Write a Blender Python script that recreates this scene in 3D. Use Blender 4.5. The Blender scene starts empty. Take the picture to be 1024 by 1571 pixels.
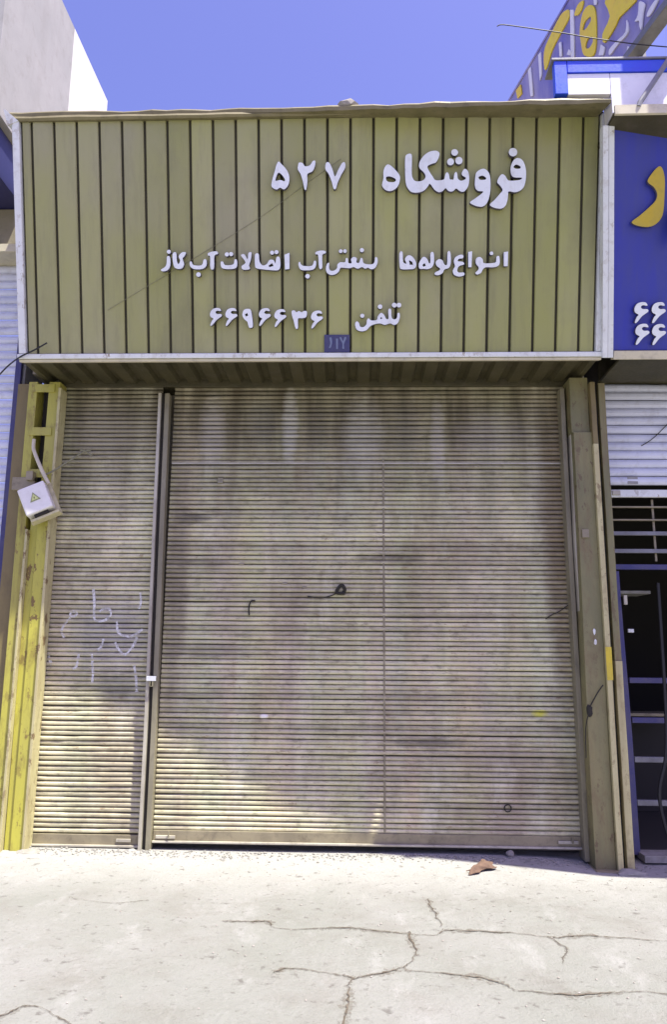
import bpy, bmesh, math, random
from mathutils import Vector, Matrix
R = math.radians
random.seed(7)
scene = bpy.context.scene
col = scene.collection

# ------------------------------------------------------------------ camera
cam_d = bpy.data.cameras.new('camera')
cam = bpy.data.objects.new('camera', cam_d); col.objects.link(cam)
cam_d.sensor_fit = 'VERTICAL'; cam_d.sensor_height = 36.0; cam_d.sensor_width = 36.0
cam_d.lens = 36.0 * 1150 / 1571
cam_d.clip_end = 2000
P_, Y_, RO_ = R(10.6), R(1.8), R(.46)
fw = Vector((-math.sin(Y_)*math.cos(P_), math.cos(Y_)*math.cos(P_), math.sin(P_)))
r0 = Vector((math.cos(Y_), math.sin(Y_), 0)); u0 = r0.cross(fw)
rt = r0*math.cos(RO_) + u0*math.sin(RO_); up = u0*math.cos(RO_) - r0*math.sin(RO_)
M = Matrix((rt, up, -fw)).transposed().to_4x4(); M.translation = (0, -6.46, 1.6)
cam.matrix_world = M
scene.camera = cam

# ------------------------------------------------------------------ sky and sun
TO_SUN = Vector((1.30, -1.0, 4.0)).normalized()
ELEV = math.asin(TO_SUN.z); AZ = math.atan2(TO_SUN.x, TO_SUN.y)
world = bpy.data.worlds.new('World'); scene.world = world; world.use_nodes = True
nt = world.node_tree; nt.nodes.clear()
sky = nt.nodes.new('ShaderNodeTexSky'); sky.sky_type = 'NISHITA'; sky.sun_disc = False
sky.sun_elevation = ELEV; sky.sun_rotation = AZ
sky.air_density = 1.0; sky.dust_density = 2.6; sky.ozone_density = 2.0
tint = nt.nodes.new('ShaderNodeMix'); tint.data_type = 'RGBA'; tint.blend_type = 'MULTIPLY'
tint.inputs['Factor'].default_value = 1.0; tint.inputs['B'].default_value = (.88, .72, 1.16, 1)
bg = nt.nodes.new('ShaderNodeBackground'); bg.inputs['Strength'].default_value = 0.125
wo = nt.nodes.new('ShaderNodeOutputWorld')
nt.links.new(sky.outputs[0], tint.inputs['A']); nt.links.new(tint.outputs['Result'], bg.inputs[0]); nt.links.new(bg.outputs[0], wo.inputs[0])
sun_d = bpy.data.lights.new('sun', 'SUN'); sun_d.energy = 5.0; sun_d.angle = R(.5); sun_d.color = (1, .975, .86)
sun = bpy.data.objects.new('sun', sun_d); col.objects.link(sun)
sun.rotation_euler = TO_SUN.to_track_quat('Z', 'Y').to_euler(); sun.location = (8, -6, 20)
vs = scene.view_settings
vs.view_transform = 'Standard'; vs.look = 'None'; vs.exposure = 1.0; vs.gamma = 1.0; vs.use_curve_mapping = False

# ------------------------------------------------------------------ helpers
def tag(o, label=None, cat=None, group=None, kind=None):
    if label: o['label'] = label
    if cat: o['category'] = cat
    if group: o['group'] = group
    if kind: o['kind'] = kind
    return o
def empty(name, loc, rot=(0, 0, 0)):
    o = bpy.data.objects.new(name, None); col.objects.link(o)
    o.location = loc; o.rotation_euler = rot; o.empty_display_size = .2
    return o
def link(name, me, m=None, parent=None, loc=None):
    o = bpy.data.objects.new(name, me); col.objects.link(o)
    if m is not None and not me.materials: me.materials.append(m)
    if parent is not None: o.parent = parent
    if loc: o.location = loc
    return o
class MB:
    """collects boxes, tubes and prisms and links them as one mesh object"""
    def __init__(s): s.v = []; s.f = []
    def poly(s, vs, fs):
        n = len(s.v); s.v += [tuple(p) for p in vs]; s.f += [tuple(i+n for i in f) for f in fs]; return s
    def box(s, x0, x1, y0, y1, z0, z1):
        return s.poly([(x0,y0,z0),(x1,y0,z0),(x1,y1,z0),(x0,y1,z0),(x0,y0,z1),(x1,y0,z1),(x1,y1,z1),(x0,y1,z1)],
                      [(0,3,2,1),(4,5,6,7),(0,1,5,4),(1,2,6,5),(2,3,7,6),(3,0,4,7)])
    def sweep(s, prof, x0, x1, n=1, wob=None):
        """closed (y,z) profile swept along x"""
        k = len(prof); vs = []; fs = []
        for i in range(n+1):
            x = x0+(x1-x0)*i/n; dy, dz = wob(i/n) if wob else (0, 0)
            vs += [(x, y+dy, z+dz) for y, z in prof]
        for i in range(n):
            for j in range(k):
                a, b = i*k+j, i*k+(j+1) % k
                fs.append((a, a+k, b+k, b))
        fs.append(tuple(range(k))); fs.append(tuple(n*k+j for j in reversed(range(k))))
        return s.poly(vs, fs)
    def tube(s, pts, r, k=6):
        pts = [Vector(p) for p in pts]; vs = []; fs = []; n = len(pts)
        for i, p in enumerate(pts):
            t = (pts[min(i+1, n-1)]-pts[max(i-1, 0)]).normalized()
            a = t.orthogonal().normalized()
            if i:  # keep frames aligned
                a = (pa - t*pa.dot(t)).normalized()
            pa = a; b = t.cross(a)
            rr = r[i] if isinstance(r, (list, tuple)) else r
            vs += [p+a*rr*math.cos(2*math.pi*j/k)+b*rr*math.sin(2*math.pi*j/k) for j in range(k)]
        for i in range(n-1):
            for j in range(k):
                a, b = i*k+j, i*k+(j+1) % k
                fs.append((a, b, b+k, a+k))
        fs.append(tuple(reversed(range(k)))); fs.append(tuple((n-1)*k+j for j in range(k)))
        return s.poly(vs, fs)
    def mesh(s, name):
        me = bpy.data.meshes.new(name); me.from_pydata(s.v, [], s.f)
        bm = bmesh.new(); bm.from_mesh(me); bmesh.ops.recalc_face_normals(bm, faces=bm.faces); bm.to_mesh(me); bm.free()
        me.update(); return me
    def build(s, name, m, parent=None, bevel=0, smooth=False, loc=None):
        me = s.mesh(name); o = link(name, me, m, parent, loc)
        if smooth:
            for p in me.polygons: p.use_smooth = True
        if bevel:
            b = o.modifiers.new('bevel', 'BEVEL'); b.width = bevel; b.segments = 2; b.limit_method = 'ANGLE'; b.angle_limit = R(40)
        return o
def box(name, m, parent, x0, x1, y0, y1, z0, z1, bevel=.003):
    return MB().box(x0, x1, y0, y1, z0, z1).build(name, m, parent, bevel)
def smooth_line(P, n=5):
    """Catmull-Rom through open points of any dimension"""
    P = [Vector(p) for p in P]; out = []
    for i in range(len(P)-1):
        a, b, c, d = P[max(i-1, 0)], P[i], P[i+1], P[min(i+2, len(P)-1)]
        for k in range(n):
            t = k/n
            out.append(.5*((2*b)+(c-a)*t+(2*a-5*b+4*c-d)*t*t+(3*b-a-3*c+d)*t**3))
    return out+[P[-1]]
def smooth_loop(P, n=3):
    P = [Vector((p[0], p[1])) for p in P]; N = len(P); out = []
    for i in range(N):
        a, b, c, d = P[i-1], P[i], P[(i+1) % N], P[(i+2) % N]
        sharp = N < 5
        for k in range(1 if sharp else n):
            t = k/n
            out.append(.5*((2*b)+(c-a)*t+(2*a-5*b+4*c-d)*t*t+(3*b-a-3*c+d)*t**3))
    return out
def glyph_mesh(name, polys, depth, bevel, slim=0):
    cu = bpy.data.curves.new(name, 'CURVE'); cu.dimensions = '2D'; cu.fill_mode = 'BOTH'
    cu.extrude = depth/2; cu.bevel_depth = bevel; cu.bevel_resolution = 1; cu.offset = -bevel*.5-slim
    for P in polys:
        pts = smooth_loop(P); sp = cu.splines.new('POLY'); sp.points.add(len(pts)-1); sp.use_cyclic_u = True
        for i, p in enumerate(pts): sp.points[i].co = (p.x, p.y, 0, 1)
    t = bpy.data.objects.new(name, cu)
    me = bpy.data.meshes.new_from_object(t); bpy.data.objects.remove(t); bpy.data.curves.remove(cu)
    me.transform(Matrix.Rotation(R(90), 4, 'X'))     # curve XY -> local XZ, faces -Y
    me.name = name
    return me
def letters(data, parent, m, y, depth=.026, bevel=.003, slim=0, ret=None):
    for nm, polys in data:
        kind = 'letter_dot' if nm == 'dot' else 'digit' if nm in ('two','three','five','six','seven','nine') else 'letter'
        c = polys[0]; cx = sum(p[0] for p in c)/len(c); cz = sum(p[1] for p in c)/len(c)
        me = glyph_mesh(kind, [[(x-cx, z-cz) for x, z in P] for P in polys], depth, bevel, slim if nm != 'stripe' else 0)
        mm = m[nm] if isinstance(m, dict) else m
        if ret:
            me.materials.append(mm); me.materials.append(ret)
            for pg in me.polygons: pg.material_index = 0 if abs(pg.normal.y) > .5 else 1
        o = link(nm if nm in ('stripe',) else kind, me, mm, parent, (cx, y + random.uniform(-.003, .003), cz))

# ------------------------------------------------------------------ materials
def nodes(name):
    m = bpy.data.materials.new(name); m.use_nodes = True; t = m.node_tree
    return m, t, t.nodes['Principled BSDF']
def N(t, kind, **kw):
    n = t.nodes.new(kind)
    for k, v in kw.items():
        if hasattr(n, k): setattr(n, k, v)
        else: n.inputs[k].default_value = v
    return n
def mixc(t, fac, a, b, blend='MIX'):
    n = t.nodes.new('ShaderNodeMix'); n.data_type = 'RGBA'; n.blend_type = blend
    for key, v in (('Factor', fac), ('A', a), ('B', b)):
        s = n.inputs[key] if key == 'Factor' else [i for i in n.inputs if i.name == key and i.type == 'RGBA'][0]
        if hasattr(v, 'default_value') or hasattr(v, 'is_linked'): t.links.new(v, s)
        elif isinstance(v, (tuple, list)): s.default_value = (*v[:3], 1)
        else: s.default_value = v
    return [o for o in n.outputs if o.type == 'RGBA'][0]
def math_(t, op, a, b=None, c=None, clamp=False):
    n = t.nodes.new('ShaderNodeMath'); n.operation = op; n.use_clamp = clamp
    for i, v in enumerate((a, b, c)):
        if v is None: continue
        if isinstance(v, (int, float)): n.inputs[i].default_value = v
        else: t.links.new(v, n.inputs[i])
    return n.outputs[0]
def pos(t, scale=(1, 1, 1)):
    g = t.nodes.new('ShaderNodeNewGeometry'); m = t.nodes.new('ShaderNodeMapping'); m.inputs['Scale'].default_value = scale
    t.links.new(g.outputs['Position'], m.inputs['Vector']); return m.outputs[0]
def noise(t, vec, scale, detail=4, rough=.6, lo=.35, hi=.65):
    n = t.nodes.new('ShaderNodeTexNoise'); n.inputs['Scale'].default_value = scale; n.inputs['Detail'].default_value = detail
    n.inputs['Roughness'].default_value = rough; t.links.new(vec, n.inputs['Vector'])
    r = t.nodes.new('ShaderNodeMapRange'); r.inputs['From Min'].default_value = lo; r.inputs['From Max'].default_value = hi
    t.links.new(n.outputs['Fac'], r.inputs['Value']); return r.outputs[0]
def bump(t, b, fac, strength=.3, dist=.003):
    n = t.nodes.new('ShaderNodeBump'); n.inputs['Strength'].default_value = strength; n.inputs['Distance'].default_value = dist
    t.links.new(fac, n.inputs['Height']); t.links.new(n.outputs[0], b.inputs['Normal'])
def surf(name, base, alt, dirt=(.09, .075, .05), scale=3, dirt_amt=.35, rough=.6, metal=0, stretch=(1, 1, 1), bump_s=.15, vary=0, chips=None, runs=0):
    """painted or plastered surface: two tones of the paint, dirt patches, fine grain"""
    m, t, b = nodes(name)
    v = pos(t, stretch)
    c = mixc(t, noise(t, v, scale, 5), base, alt)
    d = math_(t, 'MULTIPLY', noise(t, v, scale*2.7, 6, .7, .52, .75), dirt_amt, clamp=True)
    c = mixc(t, d, c, dirt)
    if runs:      # dust washed down in runs
        c = mixc(t, math_(t, 'MULTIPLY', noise(t, pos(t, (1, .3, .05)), 11, 6, .7, .50, .72), runs), c, dirt)
    if chips:     # flaked spots with their own outline
        f = noise(t, pos(t, (1, 1, .55)), 13, 6, .72, .575, .60)
        f2 = noise(t, pos(t, (1, 1, .3)), 2.2, 3, .6, .42, .6)
        c = mixc(t, math_(t, 'MULTIPLY', f, math_(t, 'MULTIPLY_ADD', f2, .7, .2, clamp=True), clamp=True), c, chips)
    if vary:
        oi = t.nodes.new('ShaderNodeObjectInfo')
        hs = t.nodes.new('ShaderNodeHueSaturation'); t.links.new(c, hs.inputs['Color'])
        t.links.new(math_(t, 'MULTIPLY_ADD', oi.outputs['Random'], vary*2, 1-vary), hs.inputs['Value']); c = hs.outputs[0]
    t.links.new(c, b.inputs['Base Color'])
    b.inputs['Metallic'].default_value = metal
    g = noise(t, pos(t), 60, 5, .7, .2, .8)
    t.links.new(math_(t, 'MULTIPLY_ADD', g, .25, rough-.12), b.inputs['Roughness'])
    if bump_s: bump(t, b, g, bump_s, .002)
    return m
def plain(name, c, rough=.5, metal=0):
    m, t, b = nodes(name); b.inputs['Base Color'].default_value = (*c, 1); b.inputs['Roughness'].default_value = rough; b.inputs['Metallic'].default_value = metal
    return m
def shutter_mat(name, base, alt, marks, tint_amt=.25):
    """dull slat metal: dusty run-off streaks, soiled patches, a few paint marks"""
    m, t, b = nodes(name)
    p = pos(t)
    c = mixc(t, noise(t, pos(t, (1, 1, .35)), 1.6, 5, .6), base, alt)
    # run-off streaks below the box
    st = noise(t, pos(t, (1, .2, .12)), 5, 6, .7, .48, .75)
    c = mixc(t, math_(t, 'MULTIPLY', st, .35), c, (.20, .18, .12))
    # faded tints in the old galvanising
    tn = t.nodes.new('ShaderNodeTexNoise'); tn.inputs['Scale'].default_value = 2.2; tn.inputs['Detail'].default_value = 2
    t.links.new(pos(t, (1.6, .3, .22)), tn.inputs['Vector'])
    hs = t.nodes.new('ShaderNodeHueSaturation'); hs.inputs['Saturation'].default_value = 1.6; hs.inputs['Value'].default_value = .85
    t.links.new(tn.outputs['Color'], hs.inputs['Color'])
    c = mixc(t, tint_amt, c, hs.outputs[0], 'SOFT_LIGHT')
    # speckled soiling
    c = mixc(t, math_(t, 'MULTIPLY', noise(t, pos(t, (1, 1, 2.2)), 9, 6, .7, .52, .70), .6), c, (.13, .115, .07))
    c = mixc(t, math_(t, 'MULTIPLY', noise(t, pos(t, (1, 1, .8)), 1.3, 8, .72, .46, .62), .5), c, (.21, .165, .10))
    c = mixc(t, math_(t, 'MULTIPLY', noise(t, pos(t, (1.3, 1, .45)), 2.1, 8, .74, .55, .66), .4), c, (.70, .68, .50))
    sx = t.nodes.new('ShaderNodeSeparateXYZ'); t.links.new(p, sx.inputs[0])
    c = mixc(t, math_(t, 'MULTIPLY', noise(t, pos(t, (.5, 1, 1)), 26, 5, .75, .60, .70), .7), c, (.17, .085, .035))      # rust specks
    c = mixc(t, math_(t, 'MULTIPLY', noise(t, pos(t, (.06, 1, 1)), 60, 4, .7, .60, .72), .4), c, (.72, .70, .58))        # rubbed slat crowns
    c = mixc(t, math_(t, 'MULTIPLY', noise(t, pos(t, (.12, 1, 1)), 24, 5, .7, .57, .70), .5), c, (.16, .135, .085))      # soiled slats
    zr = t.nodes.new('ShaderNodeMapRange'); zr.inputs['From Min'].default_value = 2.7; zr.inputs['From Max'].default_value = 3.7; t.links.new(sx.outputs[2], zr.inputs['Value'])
    shade_grime = math_(t, 'MULTIPLY', zr.outputs[0], math_(t, 'MULTIPLY_ADD', noise(t, pos(t, (1, .2, .12)), 5, 4, .6, .3, .62), .62, .34))  # darker top: shade under the soffit painted in, streaked with soiling
    c = mixc(t, shade_grime, c, (.115, .095, .05))
    wob = noise(t, pos(t, (.8, 1, 3)), 9, 5, .75, .1, .9)
    for cx, cz, rx, rz, colr, amt in marks:
        dx = math_(t, 'POWER', math_(t, 'MULTIPLY', math_(t, 'ADD', sx.outputs[0], -cx), 1/rx), 2)
        dz = math_(t, 'POWER', math_(t, 'MULTIPLY', math_(t, 'ADD', sx.outputs[2], -cz), 1/rz), 2)
        d = math_(t, 'ADD', math_(t, 'ADD', dx, dz), math_(t, 'MULTIPLY_ADD', wob, 2.6, -1.3))
        f = t.nodes.new('ShaderNodeMapRange'); f.inputs['From Min'].default_value = 1.5; f.inputs['From Max'].default_value = .1
        f.inputs['To Max'].default_value = amt; t.links.new(d, f.inputs['Value'])
        c = mixc(t, f.outputs[0], c, colr)
    oi = t.nodes.new('ShaderNodeObjectInfo')
    hv = t.nodes.new('ShaderNodeHueSaturation'); t.links.new(c, hv.inputs['Color'])
    t.links.new(math_(t, 'MULTIPLY_ADD', oi.outputs['Random'], .34, .83), hv.inputs['Value'])
    t.links.new(hv.outputs[0], b.inputs['Base Color'])
    b.inputs['Metallic'].default_value = .15
    g = noise(t, p, 45, 5, .7, .2, .8)
    t.links.new(math_(t, 'MULTIPLY_ADD', g, .3, .42), b.inputs['Roughness'])
    bump(t, b, g, .15, .002)
    return m
SHOP_LETTERS = [
  ('he', [[(3.072,1.508),(3.1,1.499),(3.14,1.462),(3.171,1.423),(3.174,1.387),(3.162,1.345),(3.135,1.316),(3.101,1.301),(3.064,1.307),(3.039,1.329),(3.031,1.353),(3.042,1.401),(3.041,1.449),(3.051,1.484)],[(3.063,1.409),(3.094,1.415),(3.137,1.397),(3.14,1.379),(3.119,1.37),(3.073,1.376)]]),
  ('sheen_gaf_alef', [[(3.216,1.56),(3.234,1.587),(3.265,1.586),(3.269,1.536),(3.269,1.434),(3.279,1.398),(3.298,1.377),(3.341,1.376),(3.371,1.391),(3.38,1.415),(3.365,1.445),(3.334,1.475),(3.327,1.505),(3.339,1.541),(3.37,1.579),(3.412,1.605),(3.461,1.611),(3.489,1.593),(3.483,1.557),(3.462,1.521),(3.438,1.513),(3.401,1.498),(3.395,1.48),(3.414,1.444),(3.439,1.408),(3.457,1.384),(3.494,1.381),(3.528,1.389),(3.537,1.425),(3.552,1.443),(3.567,1.425),(3.574,1.389),(3.592,1.386),(3.604,1.388),(3.61,1.43),(3.625,1.445),(3.634,1.424),(3.638,1.394),(3.662,1.376),(3.693,1.384),(3.702,1.399),(3.674,1.417),(3.671,1.441),(3.692,1.468),(3.716,1.453),(3.728,1.411),(3.727,1.357),(3.712,1.315),(3.682,1.289),(3.651,1.298),(3.626,1.316),(3.602,1.296),(3.578,1.293),(3.559,1.302),(3.541,1.32),(3.52,1.299),(3.489,1.288),(3.452,1.309),(3.416,1.355),(3.396,1.331),(3.366,1.301),(3.317,1.287),(3.267,1.293),(3.236,1.326),(3.221,1.369),(3.216,1.447)]]),
  ('dot', [[(3.638,1.597),(3.63,1.578),(3.611,1.571),(3.592,1.579),(3.584,1.597),(3.591,1.616),(3.61,1.623),(3.629,1.615)]]),
  ('dot', [[(3.674,1.531),(3.666,1.511),(3.645,1.503),(3.625,1.511),(3.616,1.532),(3.624,1.552),(3.645,1.56),(3.666,1.551)]]),
  ('dot', [[(3.606,1.523),(3.598,1.504),(3.579,1.496),(3.559,1.504),(3.551,1.523),(3.559,1.542),(3.578,1.55),(3.598,1.542)]]),
  ('vav', [[(3.833,1.466),(3.863,1.457),(3.888,1.427),(3.898,1.379),(3.899,1.307),(3.891,1.248),(3.873,1.2),(3.843,1.173),(3.8,1.173),(3.757,1.189),(3.738,1.207),(3.781,1.237),(3.829,1.272),(3.841,1.29),(3.804,1.293),(3.78,1.315),(3.774,1.357),(3.778,1.41),(3.79,1.443)],[(3.803,1.401),(3.833,1.413),(3.861,1.397),(3.858,1.381),(3.815,1.381)]]),
  ('fe_re', [[(4.118,1.546),(4.149,1.531),(4.171,1.489),(4.181,1.436),(4.179,1.376),(4.165,1.322),(4.135,1.293),(4.092,1.281),(4.044,1.288),(4.041,1.246),(4.026,1.186),(3.996,1.157),(3.953,1.157),(3.91,1.172),(3.898,1.191),(3.934,1.223),(3.976,1.271),(3.997,1.3),(3.975,1.336),(3.953,1.361),(3.968,1.402),(3.992,1.423),(4.017,1.408),(4.036,1.378),(4.066,1.371),(4.133,1.377),(4.148,1.394),(4.084,1.398),(4.062,1.425),(4.058,1.473),(4.073,1.52),(4.094,1.541)],[(4.08,1.476),(4.101,1.497),(4.136,1.481),(4.132,1.465),(4.101,1.464)]]),
  ('dot', [[(4.108,1.591),(4.099,1.568),(4.075,1.559),(4.051,1.569),(4.041,1.592),(4.05,1.615),(4.074,1.624),(4.098,1.614)]]),
  ('five', [[(2.196,1.541),(2.224,1.516),(2.257,1.481),(2.278,1.438),(2.282,1.389),(2.267,1.347),(2.238,1.323),(2.209,1.337),(2.18,1.323),(2.151,1.334),(2.137,1.356),(2.148,1.412),(2.166,1.468),(2.177,1.51)],[(2.192,1.453),(2.217,1.443),(2.246,1.404),(2.242,1.386),(2.209,1.397),(2.173,1.39),(2.173,1.411)]]),
  ('two', [[(2.362,1.532),(2.391,1.528),(2.409,1.503),(2.449,1.51),(2.471,1.541),(2.492,1.544),(2.489,1.503),(2.47,1.464),(2.441,1.451),(2.427,1.437),(2.428,1.388),(2.419,1.324),(2.405,1.325),(2.391,1.388),(2.373,1.444),(2.351,1.48),(2.355,1.515)]]),
  ('seven', [[(2.579,1.526),(2.604,1.529),(2.629,1.483),(2.651,1.42),(2.676,1.469),(2.709,1.524),(2.73,1.528),(2.734,1.489),(2.702,1.434),(2.673,1.371),(2.658,1.325),(2.64,1.326),(2.626,1.378),(2.6,1.442),(2.575,1.477)]]),
  ('alef', [[(4.015,0.814),(4.049,0.818),(4.048,0.703),(4.017,0.703)]]),
  ('noon_vav', [[(3.956,0.776),(3.977,0.781),(3.983,0.728),(3.968,0.704),(3.93,0.694),(3.871,0.695),(3.847,0.676),(3.833,0.65),(3.803,0.638),(3.789,0.652),(3.813,0.676),(3.812,0.7),(3.792,0.724),(3.792,0.763),(3.821,0.777),(3.846,0.758),(3.856,0.727),(3.929,0.728),(3.953,0.738)]]),
  ('dot', [[(3.931,0.805),(3.927,0.795),(3.916,0.791),(3.906,0.795),(3.902,0.805),(3.906,0.815),(3.916,0.819),(3.926,0.815)]]),
  ('alef', [[(3.728,0.816),(3.76,0.821),(3.756,0.696),(3.731,0.696)]]),
  ('ain', [[(3.635,0.783),(3.669,0.797),(3.691,0.788),(3.684,0.768),(3.655,0.764),(3.646,0.745),(3.685,0.74),(3.697,0.72),(3.656,0.706),(3.642,0.673),(3.656,0.655),(3.696,0.655),(3.698,0.634),(3.657,0.624),(3.617,0.639),(3.607,0.673),(3.624,0.706),(3.614,0.74),(3.621,0.769)]]),
  ('lam_vav', [[(3.562,0.813),(3.584,0.817),(3.589,0.731),(3.573,0.692),(3.539,0.68),(3.524,0.652),(3.49,0.635),(3.462,0.64),(3.465,0.657),(3.499,0.674),(3.502,0.689),(3.475,0.71),(3.469,0.741),(3.494,0.762),(3.523,0.751),(3.538,0.719),(3.56,0.721)]]),
  ('lam_he', [[(3.425,0.809),(3.449,0.814),(3.454,0.741),(3.437,0.698),(3.401,0.684),(3.372,0.687),(3.337,0.689),(3.332,0.728),(3.356,0.771),(3.376,0.781),(3.401,0.761),(3.414,0.73),(3.425,0.74)],[(3.36,0.718),(3.379,0.732),(3.389,0.711),(3.368,0.702)]]),
  ('he_alef', [[(3.174,0.811),(3.199,0.82),(3.204,0.743),(3.232,0.729),(3.219,0.763),(3.238,0.791),(3.268,0.791),(3.297,0.762),(3.311,0.723),(3.298,0.69),(3.254,0.684),(3.195,0.685),(3.177,0.705)],[(3.251,0.757),(3.278,0.743),(3.285,0.719),(3.259,0.719)]]),
  ('sad_noon_ain_te_ye', [[(2.978,0.781),(2.995,0.777),(2.998,0.74),(2.979,0.699),(2.945,0.687),(2.92,0.7),(2.896,0.692),(2.871,0.705),(2.837,0.692),(2.804,0.706),(2.771,0.697),(2.729,0.7),(2.696,0.7),(2.684,0.673),(2.654,0.649),(2.613,0.645),(2.584,0.666),(2.578,0.702),(2.589,0.735),(2.604,0.739),(2.603,0.704),(2.614,0.679),(2.646,0.679),(2.669,0.7),(2.671,0.726),(2.696,0.745),(2.733,0.744),(2.74,0.774),(2.756,0.774),(2.761,0.738),(2.787,0.738),(2.782,0.768),(2.804,0.786),(2.829,0.774),(2.825,0.744),(2.847,0.739),(2.86,0.774),(2.875,0.773),(2.884,0.737),(2.92,0.726),(2.958,0.728),(2.974,0.748)]]),
  ('dot', [[(2.713,0.832),(2.709,0.821),(2.698,0.817),(2.688,0.821),(2.683,0.832),(2.688,0.842),(2.698,0.846),(2.709,0.842)]]),
  ('dot', [[(2.747,0.833),(2.743,0.823),(2.733,0.818),(2.722,0.823),(2.718,0.833),(2.722,0.843),(2.732,0.848),(2.743,0.843)]]),
  ('dot', [[(2.887,0.838),(2.882,0.827),(2.87,0.822),(2.859,0.827),(2.854,0.839),(2.858,0.85),(2.87,0.855),(2.882,0.85)]]),
  ('alef', [[(2.495,0.825),(2.534,0.837),(2.573,0.833),(2.575,0.816),(2.548,0.8),(2.548,0.703),(2.523,0.699),(2.515,0.801),(2.495,0.807)]]),
  ('be', [[(2.353,0.733),(2.365,0.751),(2.379,0.724),(2.421,0.715),(2.467,0.72),(2.481,0.756),(2.497,0.752),(2.494,0.711),(2.469,0.687),(2.413,0.682),(2.369,0.69)]]),
  ('dot', [[(2.446,0.634),(2.441,0.621),(2.428,0.616),(2.415,0.622),(2.409,0.634),(2.415,0.647),(2.428,0.652),(2.441,0.647)]]),
  ('alef', [[(2.24,0.808),(2.28,0.823),(2.28,0.695),(2.244,0.69)]]),
  ('te_sad_alef', [[(2.0,0.809),(2.029,0.815),(2.035,0.756),(2.062,0.723),(2.095,0.734),(2.117,0.766),(2.15,0.765),(2.166,0.739),(2.175,0.787),(2.2,0.786),(2.206,0.722),(2.188,0.685),(2.116,0.687),(2.051,0.694),(2.01,0.702),(1.999,0.724)],[(2.108,0.721),(2.139,0.741),(2.152,0.718),(2.117,0.709)]]),
  ('dot', [[(2.156,0.824),(2.151,0.813),(2.139,0.808),(2.128,0.813),(2.123,0.825),(2.128,0.836),(2.139,0.84),(2.151,0.836)]]),
  ('dot', [[(2.191,0.829),(2.186,0.818),(2.174,0.813),(2.163,0.818),(2.158,0.83),(2.163,0.841),(2.174,0.845),(2.186,0.841)]]),
  ('lam_alef', [[(1.884,0.805),(1.913,0.812),(1.939,0.772),(1.945,0.821),(1.97,0.826),(1.964,0.767),(1.949,0.724),(1.955,0.695),(1.9,0.691),(1.889,0.719),(1.922,0.748)]]),
  ('te', [[(1.718,0.753),(1.737,0.755),(1.754,0.728),(1.82,0.733),(1.831,0.77),(1.849,0.77),(1.852,0.725),(1.831,0.7),(1.764,0.697),(1.724,0.709)]]),
  ('dot', [[(1.785,0.813),(1.78,0.802),(1.769,0.797),(1.757,0.802),(1.752,0.814),(1.757,0.825),(1.769,0.83),(1.781,0.825)]]),
  ('dot', [[(1.82,0.816),(1.815,0.805),(1.803,0.8),(1.791,0.805),(1.787,0.817),(1.791,0.828),(1.803,0.832),(1.815,0.828)]]),
  ('alef', [[(1.615,0.823),(1.65,0.836),(1.689,0.836),(1.695,0.817),(1.666,0.801),(1.662,0.703),(1.633,0.703),(1.632,0.796),(1.615,0.805)]]),
  ('be', [[(1.463,0.755),(1.478,0.757),(1.494,0.73),(1.561,0.729),(1.578,0.772),(1.599,0.772),(1.601,0.727),(1.566,0.699),(1.499,0.699),(1.467,0.72)]]),
  ('dot', [[(1.553,0.654),(1.547,0.641),(1.534,0.636),(1.521,0.641),(1.515,0.654),(1.521,0.667),(1.534,0.672),(1.548,0.667)]]),
  ('gaf_alef', [[(1.322,0.82),(1.352,0.831),(1.357,0.761),(1.371,0.741),(1.384,0.769),(1.372,0.802),(1.4,0.833),(1.432,0.832),(1.42,0.803),(1.404,0.784),(1.416,0.739),(1.397,0.706),(1.356,0.703),(1.329,0.729)]]),
  ('ze', [[(1.277,0.799),(1.301,0.796),(1.303,0.729),(1.28,0.691),(1.239,0.682),(1.226,0.695),(1.262,0.719),(1.274,0.751)]]),
  ('dot', [[(1.308,0.839),(1.303,0.827),(1.291,0.823),(1.28,0.828),(1.275,0.839),(1.28,0.85),(1.292,0.855),(1.303,0.85)]]),
  ('six', [[(1.673,0.384),(1.705,0.381),(1.715,0.36),(1.684,0.363),(1.67,0.35),(1.683,0.336),(1.715,0.336),(1.72,0.319),(1.678,0.288),(1.64,0.245),(1.626,0.247),(1.641,0.283),(1.653,0.298),(1.63,0.314),(1.625,0.34),(1.642,0.371)]]),
  ('six', [[(1.8,0.383),(1.831,0.38),(1.842,0.359),(1.81,0.362),(1.796,0.349),(1.81,0.336),(1.842,0.335),(1.847,0.318),(1.804,0.287),(1.767,0.244),(1.753,0.246),(1.767,0.282),(1.78,0.298),(1.757,0.313),(1.752,0.339),(1.768,0.37)]]),
  ('six', [[(2.076,0.381),(2.107,0.378),(2.117,0.357),(2.086,0.361),(2.072,0.347),(2.086,0.334),(2.117,0.334),(2.122,0.316),(2.08,0.286),(2.043,0.242),(2.029,0.245),(2.043,0.281),(2.056,0.296),(2.033,0.312),(2.028,0.337),(2.044,0.368)]]),
  ('six', [[(2.203,0.372),(2.234,0.369),(2.244,0.349),(2.213,0.352),(2.199,0.338),(2.213,0.325),(2.244,0.325),(2.249,0.307),(2.207,0.277),(2.17,0.233),(2.157,0.236),(2.17,0.272),(2.183,0.287),(2.16,0.303),(2.155,0.328),(2.171,0.359)]]),
  ('six', [[(2.503,0.358),(2.535,0.355),(2.545,0.334),(2.514,0.338),(2.5,0.324),(2.514,0.311),(2.545,0.311),(2.55,0.293),(2.508,0.263),(2.472,0.219),(2.458,0.222),(2.472,0.258),(2.484,0.273),(2.461,0.289),(2.456,0.314),(2.472,0.345)]]),
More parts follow.
